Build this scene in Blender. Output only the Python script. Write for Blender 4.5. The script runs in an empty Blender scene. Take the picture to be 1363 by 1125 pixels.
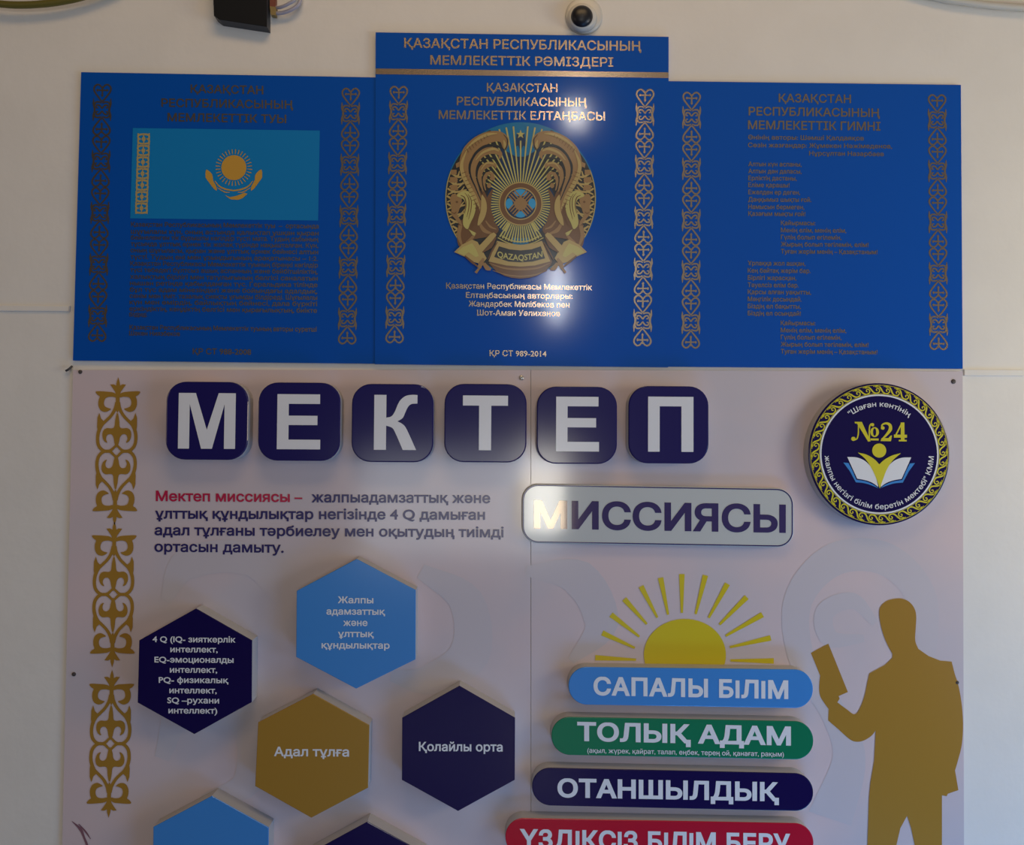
import bpy, bmesh, math, random
from mathutils import Vector, Matrix
from mathutils.geometry import delaunay_2d_cdt
import numpy as np

S = bpy.context.scene
C = S.collection
random.seed(4)

# ------------------------------------------------------------------ camera
FOC, CX, CY = 1150.0, 681.5, 562.5          # focal length in pixels of the 1363 x 1125 frame
DIST, EYE = 1.55, 1.60                      # camera stands 1.55 m from the wall, 1.6 m above the floor
yaw, pit, rol = (math.radians(a) for a in (0.834, 1.567, -0.377))
Rz = Matrix(((math.cos(yaw), math.sin(yaw), 0), (-math.sin(yaw), math.cos(yaw), 0), (0, 0, 1)))
Rx = Matrix(((1, 0, 0), (0, math.cos(pit), -math.sin(pit)), (0, math.sin(pit), math.cos(pit))))
Ry = Matrix(((math.cos(rol), 0, math.sin(rol)), (0, 1, 0), (-math.sin(rol), 0, math.cos(rol))))
RM = Rz @ Rx @ Ry
right, fwd, up = RM.col[0], RM.col[1], RM.col[2]
CAM = Vector((0, -DIST, EYE))
cam = bpy.data.cameras.new('camera')
cam.sensor_fit = 'HORIZONTAL'; cam.sensor_width = 36; cam.lens = FOC / 1363 * 36
co = bpy.data.objects.new('camera', cam); C.objects.link(co)
co.matrix_world = Matrix(((right.x, up.x, -fwd.x, CAM.x), (right.y, up.y, -fwd.y, CAM.y),
                          (right.z, up.z, -fwd.z, CAM.z), (0, 0, 0, 1)))
cam.clip_start = 0.02
S.camera = co

# ------------------------------------------------------------------ light
W = bpy.data.worlds.new('world'); S.world = W; W.use_nodes = True
wn = W.node_tree; bg = wn.nodes['Background']; bg.inputs[1].default_value = 0.45
g_ = wn.nodes.new('ShaderNodeTexCoord'); sx_ = wn.nodes.new('ShaderNodeSeparateXYZ'); mr_ = wn.nodes.new('ShaderNodeMapRange'); rp_ = wn.nodes.new('ShaderNodeValToRGB')
mr_.inputs['From Min'].default_value = -1; mr_.inputs['From Max'].default_value = 1
wn.links.new(g_.outputs['Generated'], sx_.inputs[0]); wn.links.new(sx_.outputs['X'], mr_.inputs['Value']); wn.links.new(mr_.outputs[0], rp_.inputs[0]); wn.links.new(rp_.outputs[0], bg.inputs[0])
el_ = rp_.color_ramp.elements      # the room to the left is dim, the corridor behind and the room to the right brighter
el_[0].position = 0.0; el_[0].color = (.10, .10, .11, 1); el_[1].position = 1.0; el_[1].color = (.30, .29, .28, 1)
for p_, v_ in ((0.32, .07), (0.42, .16), (0.52, .30), (0.62, .32), (0.75, .30)):
    e_ = el_.new(p_); e_.color = (v_, v_ * .97, v_ * .95, 1)

def area(name, loc, target, sx, sy, power, col):
    l = bpy.data.lights.new(name, 'AREA'); l.shape = 'RECTANGLE'; l.size = sx; l.size_y = sy
    l.energy = power; l.color = col
    o = bpy.data.objects.new(name, l); C.objects.link(o); o.location = loc
    o.rotation_euler = (Vector(target) - Vector(loc)).to_track_quat('-Z', 'Y').to_euler()
    return o
# cool daylight low from the right, added fill lamps at the floor, right and left, warm ceiling panel,
# windows at the far end of the corridor behind, two small ceiling lamps in a row
area('side_window_light', (2.6, -1.6, 0.95), (0.5, 0, 1.2), 1.2, 1.2, 15, (0.18, 0.50, 1.0))
area('floor_fill_light', (0.95, -0.8, 0.06), (0.7, 0, 0.9), 1.0, 0.4, 10, (0.15, 0.44, 1.0))  # added lamp, stands in for cool daylight bouncing off the floor
area('right_fill_light', (1.75, -0.75, 1.70), (0.9, 0, 1.66), 0.5, 0.5, 7.0, (1.0, 0.84, 0.54))  # added warm fill, brightens the wall towards the right edge
area('left_fill_light', (-2.4, -1.3, 1.9), (-0.8, 0, 1.7), 0.8, 0.8, 3.0, (1.0, 0.78, 0.62))  # added soft warm fill, lifts the left side of the wall
area('ceiling_panel_light', (0.1, -1.15, 3.3), (0.0, 0, 1.7), 1.2, 0.4, 7.5, (1.0, 0.66, 0.32))
area('corridor_window_light', (0.40, -6.0, 1.22), (0.1, 0, 1.3), 0.33, 0.72, 9.5, (1.0, 0.95, 0.83))
area('corridor_pane_light', (-0.355, -6.05, 1.10), (0.1, 0, 1.3), 1.7, 0.9, 12.5, (0.95, 0.97, 1.0))
area('ceiling_lamp_light', (0.36, -2.6, 3.2), (0.1, 0, 1.6), 0.09, 0.09, 0.9, (1.0, 0.95, 0.86))
area('far_ceiling_lamp_light', (0.58, -7.3, 3.2), (0.1, 0, 1.6), 0.12, 0.60, 9, (0.95, 0.97, 1.0))

S.view_settings.view_transform = 'Standard'
S.view_settings.look = 'None'
S.view_settings.gamma = 1.0
S.view_settings.use_curve_mapping = False
S.view_settings.exposure = 0.18

# ------------------------------------------------------------------ materials
def mat(name, col, rough=0.5, metal=0.0, spec=0.5, coat=0.0, bump=0.0, bscale=60, vary=0.0, col2=None, vscale=6):
    m = bpy.data.materials.new(name); m.use_nodes = True
    nt = m.node_tree; b = nt.nodes['Principled BSDF']
    b.inputs['Base Color'].default_value = (*col, 1)
    b.inputs['Roughness'].default_value = rough
    b.inputs['Metallic'].default_value = metal
    b.inputs['Specular IOR Level'].default_value = spec
    if coat: b.inputs['Coat Weight'].default_value = coat; b.inputs['Coat Roughness'].default_value = 0.08
    tc = nt.nodes.new('ShaderNodeNewGeometry')
    if vary or col2:
        n = nt.nodes.new('ShaderNodeTexNoise'); n.inputs['Scale'].default_value = vscale; n.inputs['Detail'].default_value = 3
        nt.links.new(tc.outputs['Position'], n.inputs['Vector'])
        r = nt.nodes.new('ShaderNodeValToRGB')
        r.color_ramp.elements[0].position = 0.38; r.color_ramp.elements[1].position = 0.62
        c2 = col2 or tuple(min(1, c * (1 + vary)) for c in col)
        c1 = col if col2 else tuple(c * (1 - vary) for c in col)
        r.color_ramp.elements[0].color = (*c1, 1); r.color_ramp.elements[1].color = (*c2, 1)
        nt.links.new(n.outputs['Fac'], r.inputs['Fac']); nt.links.new(r.outputs['Color'], b.inputs['Base Color'])
    if bump:
        n2 = nt.nodes.new('ShaderNodeTexNoise'); n2.inputs['Scale'].default_value = bscale; n2.inputs['Detail'].default_value = 2
        nt.links.new(tc.outputs['Position'], n2.inputs['Vector'])
        bp = nt.nodes.new('ShaderNodeBump'); bp.inputs['Strength'].default_value = bump; bp.inputs['Distance'].default_value = 0.01
        nt.links.new(n2.outputs['Fac'], bp.inputs['Height']); nt.links.new(bp.outputs['Normal'], b.inputs['Normal'])
    return m

def srgb(r, g, b, k=1.0):
    f = lambda c: ((c / 255 + 0.055) / 1.055) ** 2.4 if c > 10 else c / 255 / 12.92
    return tuple(min(1.0, f(c) * k) for c in (r, g, b))

M = {}
M['wall'] = mat('wall_paint', (0.74, 0.71, 0.66), 0.75, spec=0.2, bump=0.08, bscale=45, vary=0.015, vscale=9)
M['floor'] = mat('floor_tile', (0.20, 0.19, 0.19), 0.4, vary=0.1, vscale=3)
M['blue'] = mat('blue_film', (0.001, 0.077, 0.41), 0.10, spec=0.45, bump=0.02, bscale=5)
M['gold'] = mat('gold_foil', (0.56, 0.43, 0.31), 0.20, metal=1.0, bump=0.06, bscale=9)
M['board'] = mat('board_film', (0.65, 0.525, 0.53), 0.11, spec=0.5, bump=0.03, bscale=4, col2=(0.555, 0.505, 0.54), vscale=3.2)
M['swirl'] = mat('pale_print', (0.56, 0.51, 0.54), 0.11, spec=0.5, bump=0.03, bscale=4)
M['pvc'] = mat('white_pvc', (0.47, 0.45, 0.44), 0.55)
M['white'] = mat('white_print', (0.74, 0.75, 0.78), 0.2)
M['navy'] = mat('navy_film', (0.007, 0.003, 0.062), 0.13, spec=0.38, bump=0.02, bscale=5)
M['indigo'] = mat('indigo_film', (0.011, 0.007, 0.095), 0.13, spec=0.5, bump=0.02, bscale=5)
M['navyprint'] = mat('navy_print', (0.03, 0.022, 0.12), 0.2)
M['gloss'] = mat('navy_gloss_film', (0.03, 0.022, 0.12), 0.06, spec=1.0, bump=0.02, bscale=4)
M['gloss'].node_tree.nodes['Principled BSDF'].inputs['Specular Tint'].default_value = (1.0, 0.84, 0.66, 1)
M['red'] = mat('red_film', (0.47, 0.003, 0.025), 0.2, spec=0.4)
M['redprint'] = mat('red_print', (0.45, 0.01, 0.06), 0.25)
M['green'] = mat('green_film', (0.0, 0.17, 0.075), 0.25)
M['sky'] = mat('sky_blue_film', (0.05, 0.24, 0.62), 0.18)
M['ochre'] = mat('ochre_film', (0.36, 0.195, 0.028), 0.2)
M['yellow'] = mat('yellow_print', (0.60, 0.47, 0.006), 0.3)
M['lime'] = mat('lemon_print', (0.62, 0.55, 0.02), 0.3)
M['flag'] = mat('flag_blue_print', (0.006, 0.20, 0.50), 0.16)
M['flaggold'] = mat('flag_gold_print', (0.56, 0.31, 0.05), 0.2)
M['flagpale'] = mat('flag_pale_gold_print', (0.42, 0.32, 0.13), 0.2)
M['grey'] = mat('plate_grey_film', (0.52, 0.54, 0.53), 0.07, bump=0.02, bscale=4)
M['black'] = mat('black_plastic', (0.006, 0.007, 0.009), 0.6, spec=0.2)
M['blackedge'] = mat('black_plastic_edge', (0.03, 0.032, 0.038), 0.5)
M['lens'] = mat('black_lens', (0.006, 0.006, 0.010), 0.38)
M['olive'] = mat('olive_cable', (0.13, 0.105, 0.012), 0.5)
M['greycable'] = mat('grey_cable', (0.36, 0.34, 0.40), 0.4)
M['whitecable'] = mat('white_cable', (0.52, 0.49, 0.43), 0.5)
M['redplug'] = mat('red_plug', (0.20, 0.05, 0.03), 0.5)
M['yellowplug'] = mat('yellow_plug', (0.26, 0.18, 0.06), 0.5)
M['housing'] = mat('white_housing', (0.60, 0.57, 0.51), 0.35)
M['steel'] = mat('steel', (0.55, 0.53, 0.50), 0.3, metal=1.0)
M['rust'] = mat('dark_screw', (0.07, 0.055, 0.05), 0.5, metal=0.3)
M['dark'] = mat('dark_mark', (0.06, 0.055, 0.055), 0.7)
M['pinkpen'] = mat('mauve_print', (0.22, 0.10, 0.13), 0.3)
# shades of the printed coat of arms
M['e_teal'] = mat('emblem_teal', (0.006, 0.17, 0.36), 0.2)
M['e_dark'] = mat('emblem_dark_brown', (0.026, 0.028, 0.03), 0.2)
M['e_night'] = mat('emblem_dark_blue', (0.012, 0.035, 0.09), 0.2)
M['e_brown'] = mat('emblem_brown', (0.17, 0.085, 0.035), 0.2)
M['e_bronze'] = mat('emblem_bronze', (0.32, 0.19, 0.075), 0.2)
M['e_gold'] = mat('emblem_gold', (0.46, 0.34, 0.12), 0.2)
M['e_light'] = mat('emblem_pale_gold', (0.50, 0.45, 0.14), 0.2)
M['e_sky'] = mat('emblem_sky', (0.04, 0.33, 0.62), 0.2)

# ------------------------------------------------------------------ from the photo's pixels to the wall
def P(x, y, d=0.0):
    """point of the plane d metres in front of the wall, where the sight line of pixel x, y meets it"""
    r = right * ((x - CX) / FOC) + fwd - up * ((y - CY) / FOC)
    return CAM + r * ((DIST - d) / r.y)

class Wall:                                  # plain unprojection
    def __call__(self, x, y, d):
        p = P(x, y, d); return p.x, p.z
WALL = Wall()

class Local:                                 # level, square metric frame round an anchor
    def __init__(self, ax, ay, d, tilt=0.0):
        self.a = (ax, ay); p = P(ax, ay, d); self.p = (p.x, p.z)
        self.s = ((P(ax + 1, ay, d) - p).x + (p - P(ax, ay + 1, d)).z) / 2
        self.c, self.n = math.cos(math.radians(tilt)), math.sin(math.radians(tilt))
    def __call__(self, x, y, d):
        u, v = (x - self.a[0]) * self.s, -(y - self.a[1]) * self.s
        return self.p[0] + u * self.c + v * self.n, self.p[1] - u * self.n + v * self.c

# ------------------------------------------------------------------ outlines (lists of (x, y))
def area2(p):
    return sum(p[i - 1][0] * p[i][1] - p[i][0] * p[i - 1][1] for i in range(len(p)))
def pos(p):
    return list(p) if area2(p) > 0 else list(p)[::-1]
def neg(p):
    return pos(p)[::-1]
def sm(pts, n=6, closed=False):
    """Catmull-Rom through the points"""
    q = [Vector(p) for p in pts]; N = len(q); out = []
    for i in range(N if closed else N - 1):
        p1, p2 = q[i], q[(i + 1) % N]
        p0 = q[i - 1] if closed or i > 0 else p1 * 2 - p2
        p3 = q[(i + 2) % N] if closed or i + 2 < N else p2 * 2 - p1
        for k in range(n):
            t = k / n
            out.append(tuple(0.5 * ((2 * p1) + (p2 - p0) * t + (2 * p0 - 5 * p1 + 4 * p2 - p3) * t * t
                                    + (3 * p1 - p0 - 3 * p2 + p3) * t ** 3)))
    if not closed: out.append(tuple(q[-1]))
    return out
def st(pts, w, n=6, smooth=True, cap=True):
    """a stroke: w is one width or a list of widths spread along it"""
    q = sm(pts, n) if smooth and len(pts) > 2 else [tuple(p) for p in pts]
    ws = [w] if isinstance(w, (int, float)) else list(w)
    N = len(q); L, Rr = [], []
    for i, p in enumerate(q):
        a, b = Vector(q[max(0, i - 1)]), Vector(q[min(N - 1, i + 1)])
        t = b - a
        if t.length < 1e-9: t = Vector((1, 0))
        t.normalize(); nn = Vector((-t.y, t.x))
        f = i / (N - 1) * (len(ws) - 1); k = min(int(f), len(ws) - 1); k2 = min(k + 1, len(ws) - 1)
        h = (ws[k] + (ws[k2] - ws[k]) * (f - k)) / 2
        L.append(tuple(Vector(p) + nn * h)); Rr.append(tuple(Vector(p) - nn * h))
    return L[::-1] + Rr                      # positive area where the path does not cross itself
def ell(cx, cy, rx, ry=None, n=40, a0=0, a1=360):
    ry = rx if ry is None else ry
    full = abs(a1 - a0) >= 360
    return [(cx + rx * math.cos(math.radians(a0 + (a1 - a0) * k / (n if full else n - 1))),
             cy + ry * math.sin(math.radians(a0 + (a1 - a0) * k / (n if full else n - 1)))) for k in range(n)]
def ring(cx, cy, r, w, n=64, ry=None):
    ry = r if ry is None else ry
    return [pos(ell(cx, cy, r + w / 2, ry + w / 2, n)), neg(ell(cx, cy, r - w / 2, ry - w / 2, n))]
def quad(*p): return pos(p)
def mirror(cs, ax):
    return [[(2 * ax - x, y) for x, y in c][::-1] for c in cs]
def both(cs, ax): return cs + mirror(cs, ax)
def tf(cs, f): return [[f(x, y) for x, y in c] for c in cs]
def rrect(x0, y0, x1, y1, r, n=8):
    out = []
    for cx, cy, a in ((x1 - r, y1 - r, 0), (x0 + r, y1 - r, 90), (x0 + r, y0 + r, 180), (x1 - r, y0 + r, 270)):
        for k in range(n + 1):
            t = math.radians(a + 90 * k / n); out.append((cx + r * math.cos(t), cy + r * math.sin(t)))
    return out

# ------------------------------------------------------------------ lettering
_cap = None
_gl = {}
def glyph_run(s, res=4, gap=1.0):
    """outlines of a line of text set in Blender's built-in typeface at size 1"""
    key = (s, res, gap)
    if key in _gl: return _gl[key]
    c = bpy.data.curves.new('txt', 'FONT'); c.body = s; c.size = 1; c.space_character = gap
    o = bpy.data.objects.new('txt', c); C.objects.link(o)
    dg = bpy.context.evaluated_depsgraph_get()
    cu = o.to_curve(dg)
    out = []
    for sp in cu.splines:
        b = sp.bezier_points; N = len(b); pl = []
        for i in range(N):
            p, q = b[i], b[(i + 1) % N]
            p0, p1, p2, p3 = p.co.xy, p.handle_right.xy, q.handle_left.xy, q.co.xy
            ch = p3 - p0
            straight = ch.length < 1e-7 or (abs(ch.cross(p1 - p0)) < 1e-3 * ch.length and abs(ch.cross(p2 - p0)) < 1e-3 * ch.length)
            for k in range(1 if straight else res):
                t = k / res; u = 1 - t
                pl.append(p0 * u ** 3 + p1 * 3 * u * u * t + p2 * 3 * u * t * t + p3 * t ** 3)
        pl = [v for i, v in enumerate(pl) if (v - pl[i - 1]).length > 1e-5]
        if len(pl) > 2: out.append(pl)
    o.to_curve_clear(); bpy.data.objects.remove(o); bpy.data.curves.remove(c)
    _gl[key] = out
    return out
def embolden(cs, off):
    if not off: return [[tuple(p) for p in c] for c in cs]
    # contours that overlap sideways are one letter; its largest contour says which way its outlines run
    bb = [(min(p.x for p in c), max(p.x for p in c)) for c in cs]
    order = sorted(range(len(cs)), key=lambda i: bb[i][0]); sg = {}
    cl_, end = [], -1e9
    def close():
        if cl_:
            k = 1 if area2(cs[max(cl_, key=lambda i: abs(area2(cs[i])))]) > 0 else -1
            for i in cl_: sg[i] = k
    for i in order:
        if bb[i][0] > end - 0.004: close(); cl_ = []
        cl_.append(i); end = max(end, bb[i][1])
    close()
    out = []
    for ci, c in enumerate(cs):
        s = sg[ci]; N = len(c); q = []
        for i in range(N):
            a = (c[i] - c[i - 1]).normalized(); b = (c[(i + 1) % N] - c[i]).normalized()
            na, nb = Vector((a.y, -a.x)) * s, Vector((b.y, -b.x)) * s
            q.append(tuple(c[i] + (na + nb) / max(0.5, 1 + na.dot(nb)) * off))
        out.append(q)
    return out
def run(s, bold=0.03, res=4, gap=1.0):
    """contours with baseline 0, cap height 1, and the left and right ends"""
    global _cap
    if _cap is None:
        _cap = max(p.y for c in glyph_run('Н', 2) for p in c)
    cs = embolden(glyph_run(s, res, gap), bold * _cap)
    o = bold * _cap; k = 1 / (_cap + 2 * o)
    cs = [[(x * k, (y + o) * k) for x, y in c] for c in cs]
    xs = [p[0] for c in cs for p in c]
    return cs, min(xs), max(xs)
def plain(s, x0, x1, y0, y1, cap, bold=0.03, res=6):
    """the same with a capital I that has no serifs"""
    cs, a, b = run(s.replace('І', 'l'), bold, res, 1.06 if 'І' in s else 1.0); k = (x1 - x0) / (b - a)
    return tf(cs, lambda x, y: (x0 + (x - a) * k, y0 + (y1 - y0) * (x - a) / (b - a) - min(y, 1.0) * cap))
def line(s, x0, x1, y0, y1, cap, bold=0.035, res=3):
    """one line of print from x0 to x1 on a baseline that goes from y0 to y1"""
    cs, a, b = run(s, bold, res); k = (x1 - x0) / (b - a)
    return tf(cs, lambda x, y: (x0 + (x - a) * k, y0 + (y1 - y0) * (x - a) / (b - a) - y * cap))
def arc_line(s, cx, cy, r, a0, a1, cap, bold=0.03, inside=False):
    cs, a, b = run(s, bold, 3)
    def f(x, y):
        t = math.radians(a0 + (a1 - a0) * (x - a) / (b - a))
        rr = r - y * cap if inside else r + y * cap
        return cx + rr * math.sin(t), cy - rr * math.cos(t)
    return tf(cs, f)

# ------------------------------------------------------------------ meshes
def fill(contours):
    """triangles of the non-zero union of closed contours"""
    vs, es = [], []
    for c in contours:
        n0 = len(vs); N = len(c)
        vs += [Vector((float(p[0]), float(p[1]))) for p in c]
        es += [(n0 + i, n0 + (i + 1) % N) for i in range(N)]
    ov, oe, of, *_ = delaunay_2d_cdt(vs, es, [], 0, 1e-6)
    if not of: return [], []
    V = np.array([(v[0], v[1]) for v in ov]); T = np.array([f[:3] for f in of])
    G = V[T].mean(axis=1)
    A = np.array([(v[0], v[1]) for v in vs])[np.array(es)]
    x1, y1, x2, y2 = A[:, 0, 0], A[:, 0, 1], A[:, 1, 0], A[:, 1, 1]
    keep = np.zeros(len(T), bool)
    for i in range(0, len(T), 2000):
        gx, gy = G[i:i + 2000, 0, None], G[i:i + 2000, 1, None]
        up_ = (y1 <= gy) & (y2 > gy); dn = (y1 > gy) & (y2 <= gy)
        side = (x2 - x1) * (gy - y1) - (gx - x1) * (y2 - y1)
        w = (up_ & (side > 0)).sum(1) - (dn & (side < 0)).sum(1)
        keep[i:i + 2000] = w != 0
    T = T[keep]
    used = np.unique(T); re = {int(u): i for i, u in enumerate(used)}
    return [tuple(V[u]) for u in used], [tuple(re[int(k)] for k in t) for t in T]

def thing(name, label, cat, ax, ay, group=None, d=0.0):
    o = bpy.data.objects.new(name, None); C.objects.link(o)
    o.location = P(ax, ay, d); o.empty_display_size = 0.02
    o['label'] = label; o['category'] = cat
    if group: o['group'] = group
    return o
def root_of(o):
    while o.parent: o = o.parent
    return o
def link(name, verts, faces, material, parent, label=None, smooth=False):
    """verts in world space; the object's origin is that of its thing"""
    me = bpy.data.meshes.new(name)
    org = Vector(root_of(parent).location) if parent else Vector((0, 0, 0))
    me.from_pydata([tuple(Vector(v) - org) for v in verts], [], faces)
    bm = bmesh.new(); bm.from_mesh(me); bmesh.ops.recalc_face_normals(bm, faces=bm.faces); bm.to_mesh(me); bm.free()
    for p in me.polygons: p.use_smooth = smooth
    me.materials.append(material)
    o = bpy.data.objects.new(name, me); C.objects.link(o)
    if parent: o.parent = parent
    if label: o['label'] = label
    return o
def flat(name, groups, d, material, parent, mp=WALL, label=None):
    """print: groups of contours (each filled by itself) lying d metres in front of the wall"""
    V, F = [], []
    for g in groups:
        v, f = fill(g)
        n = len(V)
        for x, y in v:
            X, Z = mp(x, y, d); V.append((X, -d, Z))
        for t in f:
            a, b, c = (V[n + k] for k in t)
            # wind towards the room (-y)
            s = (b[0] - a[0]) * (c[2] - a[2]) - (b[2] - a[2]) * (c[0] - a[0])
            F.append(tuple(n + k for k in (t if s > 0 else t[::-1])))
    me = bpy.data.meshes.new(name); org = Vector(root_of(parent).location)
    me.from_pydata([tuple(Vector(v) - org) for v in V], [], F); me.materials.append(material)
    o = bpy.data.objects.new(name, me); C.objects.link(o); o.parent = parent
    if label: o['label'] = label
    return o
def slab(name, outline, d0, d1, material, parent, mp=WALL, bevel=0.0, label=None, only=None):
    """a cut sheet between d0 and d1 from the wall, its front edge rounded by bevel pixels.
    only='side' leaves the front to another part, only='front' is that part."""
    o = pos(outline); N = len(o)
    XZ = [mp(x, y, d1) for x, y in o]
    A = 0.5 * sum(XZ[i - 1][0] * XZ[i][1] - XZ[i][0] * XZ[i - 1][1] for i in range(N))
    def inset(t):
        if not t: return XZ
        k = []
        for i in range(N):
            a = (Vector(XZ[i]) - Vector(XZ[i - 1])).normalized(); b = (Vector(XZ[(i + 1) % N]) - Vector(XZ[i])).normalized()
            na, nb = Vector((-a.y, a.x)), Vector((-b.y, b.x))
            if A < 0: na, nb = -na, -nb
            k.append(Vector(XZ[i]) + (na + nb) / max(0.3, 1 + na.dot(nb)) * t)
        return k
    bv = bevel / 742.0
    rings = [(XZ, d0)]
    if bevel:
        fr = [(inset(bv * (1 - math.cos(t))), d1 - bv * (1 - math.sin(t))) for t in (0, math.pi / 6, math.pi / 3, math.pi / 2)]
    else: fr = [(XZ, d1)]
    if only == 'front': rings = fr
    elif only == 'side': rings = rings + fr[:1]
    else: rings = rings + fr
    V, F = [], []
    for pts, d in rings:
        V += [(p[0], -d, p[1]) for p in pts]
    for r in range(len(rings) - 1):
        for i in range(N):
            j = (i + 1) % N
            F.append((r * N + i, r * N + j, (r + 1) * N + j, (r + 1) * N + i))
    F.append(tuple(range((len(rings) - 1) * N, len(rings) * N)))
    if only != 'front': F.append(tuple(range(N))[::-1])
    return link(name, V, F, material, parent, label)
def tube(name, pts, r, material, parent, n=10, seg=8):
    q = []
    for i in range(len(pts) - 1):
        p1, p2 = Vector(pts[i]), Vector(pts[i + 1])
        p0 = Vector(pts[i - 1]) if i else p1 * 2 - p2
        p3 = Vector(pts[i + 2]) if i + 2 < len(pts) else p2 * 2 - p1
        for k in range(seg):
            t = k / seg
            q.append(0.5 * ((2 * p1) + (p2 - p0) * t + (2 * p0 - 5 * p1 + 4 * p2 - p3) * t * t + (3 * p1 - p0 - 3 * p2 + p3) * t ** 3))
    q.append(Vector(pts[-1]))
    V, F = [], []
    for i, p in enumerate(q):
        t = (q[min(i + 1, len(q) - 1)] - q[max(0, i - 1)]).normalized()
        a = t.cross(Vector((0, 1, 0)));  a = a.normalized() if a.length > 1e-4 else Vector((1, 0, 0))
        b = t.cross(a)
        for k in range(n):
            w = 2 * math.pi * k / n; V.append(p + (a * math.cos(w) + b * math.sin(w)) * r)
    for i in range(len(q) - 1):
        for k in range(n):
            F.append((i * n + k, i * n + (k + 1) % n, (i + 1) * n + (k + 1) % n, (i + 1) * n + k))
    F.append(tuple(range(n))); F.append(tuple(range((len(q) - 1) * n, len(q) * n))[::-1])
    return link(name, V, F, material, parent, smooth=True)
def lathe(name, c, prof, material, parent, n=48):
    """prof: (radius, height above the wall); c = wall point. Axis points into the room; each ring may be shifted in x, z"""
    V, F = [], []
    for pr in prof:
        r, h = pr[0], pr[1]; sx, sz = (pr[2], pr[3]) if len(pr) > 2 else (0, 0)
        for k in range(n):
            w = 2 * math.pi * k / n; V.append((c.x + sx + r * math.cos(w), -h, c.z + sz + r * math.sin(w)))
    for i in range(len(prof) - 1):
        for k in range(n):
            F.append((i * n + k, i * n + (k + 1) % n, (i + 1) * n + (k + 1) % n, (i + 1) * n + k))
    F.append(tuple(range(n))); F.append(tuple(range((len(prof) - 1) * n, len(prof) * n)))
    return link(name, V, F, material, parent, smooth=True)
PX = 1 / 742.0                               # metres per photo pixel on the wall, about

# ------------------------------------------------------------------ setting
def box_obj(name, lo, hi, material):
    x0, y0, z0 = lo; x1, y1, z1 = hi
    V = [(x, y, z) for x in (x0, x1) for y in (y0, y1) for z in (z0, z1)]
    F = [(0, 1, 3, 2), (4, 6, 7, 5), (0, 4, 5, 1), (2, 3, 7, 6), (0, 2, 6, 4), (1, 5, 7, 3)]
    return link(name, V, F, material, None)
w = box_obj('wall_back', (-3.6, 0, 0), (3.9, 0.15, 3.4), M['wall']); w['kind'] = 'structure'
f = box_obj('floor', (-3.6, -8, -0.05), (3.9, 0.15, 0), M['floor']); f['kind'] = 'structure'

# ------------------------------------------------------------------ national ornament strip on the blue panels
def strip_cell():
    """one period of the strip, drawn in a box 24 wide and 68 tall round 0, 0"""
    top = []
    # heart with its lobes at the top of the cell, half of it
    top.append(st([(0, -10.3), (5.5, -17), (10.4, -24), (10.9, -29.4), (7.2, -33), (3.2, -32), (1.2, -29)], [1.8, 2.2, 2.3, 2.3, 2.2, 2.0, 1.6], 4))
    top.append(st([(0, -25.6), (6.4, -25.6)], 2.0, smooth=False)); top.append(pos([(4.6, -25.6), (6.6, -28), (8.2, -25.6), (6.6, -23.6)]))
    # braided block, a quarter
    top.append(st([(11.4, -15), (11.2, -8), (9.8, -2), (9.8, 0.2)], [0.8, 3.0, 2.6, 2.8], 4))
    top.append(st([(0, -1.6), (3.4, -5.8), (7.0, -6.0), (7.4, -2.8), (5, -2.3)], [2.0, 2.1, 1.9, 1.4], 4))
    top.append(st([(0.6, -8.6), (4, -10.2), (8.4, -9.8), (10, -5.5)], [1.4, 2.1, 2.1, 1.6], 4))
    mid = [st([(0, -30.2), (0, -17.5)], 2.1, smooth=False), pos([(-2, -29), (0, -31.4), (2, -29), (0, -27)]), pos([(-1.8, -19.2), (0, -21), (1.8, -19.2), (0, -16.4)])]
    h = both(top, 0) + mid
    return h + [[(x, -y) for x, y in c][::-1] for c in h]
CELL = strip_cell()
def strip(xt, yt, xb, yb, half=12.0, n=5):
    out = []
    for k in range(n):
        t0 = (k + 0.5) / n
        cx, cy = xt + (xb - xt) * t0, yt + (yb - yt) * t0
        ky = (yb - yt) / n / 68.0; sh = (xb - xt) / (yb - yt)
        out.append(tf(CELL, lambda x, y: (cx + x * half / 12 + sh * y * ky, cy + y * ky + 0.012 * x)))
    return out

D_SIDE, D_MID, LIFT = 0.006, 0.008, 0.0004

# ------------------------------------------------------------------ left blue panel: the flag
t = thing('symbol_panel', 'blue wall panel with a printed turquoise flag above small gold text', 'sign', 300, 290,
          'blue state symbol panels')
slab('panel', [(108, 96), (501, 103), (500.5, 484.2), (97, 480)], 0.0, D_SIDE, M['blue'], t)
d = D_SIDE + LIFT
flat('ornament_strip', strip(136.5, 111.7, 129.3, 455), d, M['gold'], t)
flat('ornament_strip', strip(467, 117, 462, 458.5), d, M['gold'], t)
flat('heading', [line('ҚАЗАҚСТАН', 253.7, 350.5, 123.6, 125.6, 11.3, 0.026),
                 line('РЕСПУБЛИКАСЫНЫҢ', 214.8, 390, 142.2, 145.0, 11.3, 0.026),
                 line('МЕМЛЕКЕТТІК ТУЫ', 223, 381, 161.5, 164, 11.3, 0.026)], d, M['gold'], t)
flg = flat('flag', [[quad((176.8, 170.4), (425.7, 173.9), (423.4, 293.6), (173.3, 290.7))]], d, M['flag'], t)
z = lambda x, y: (80 + x / 3.4075, 80 + y / 3.4075)
dd = d + LIFT
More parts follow.
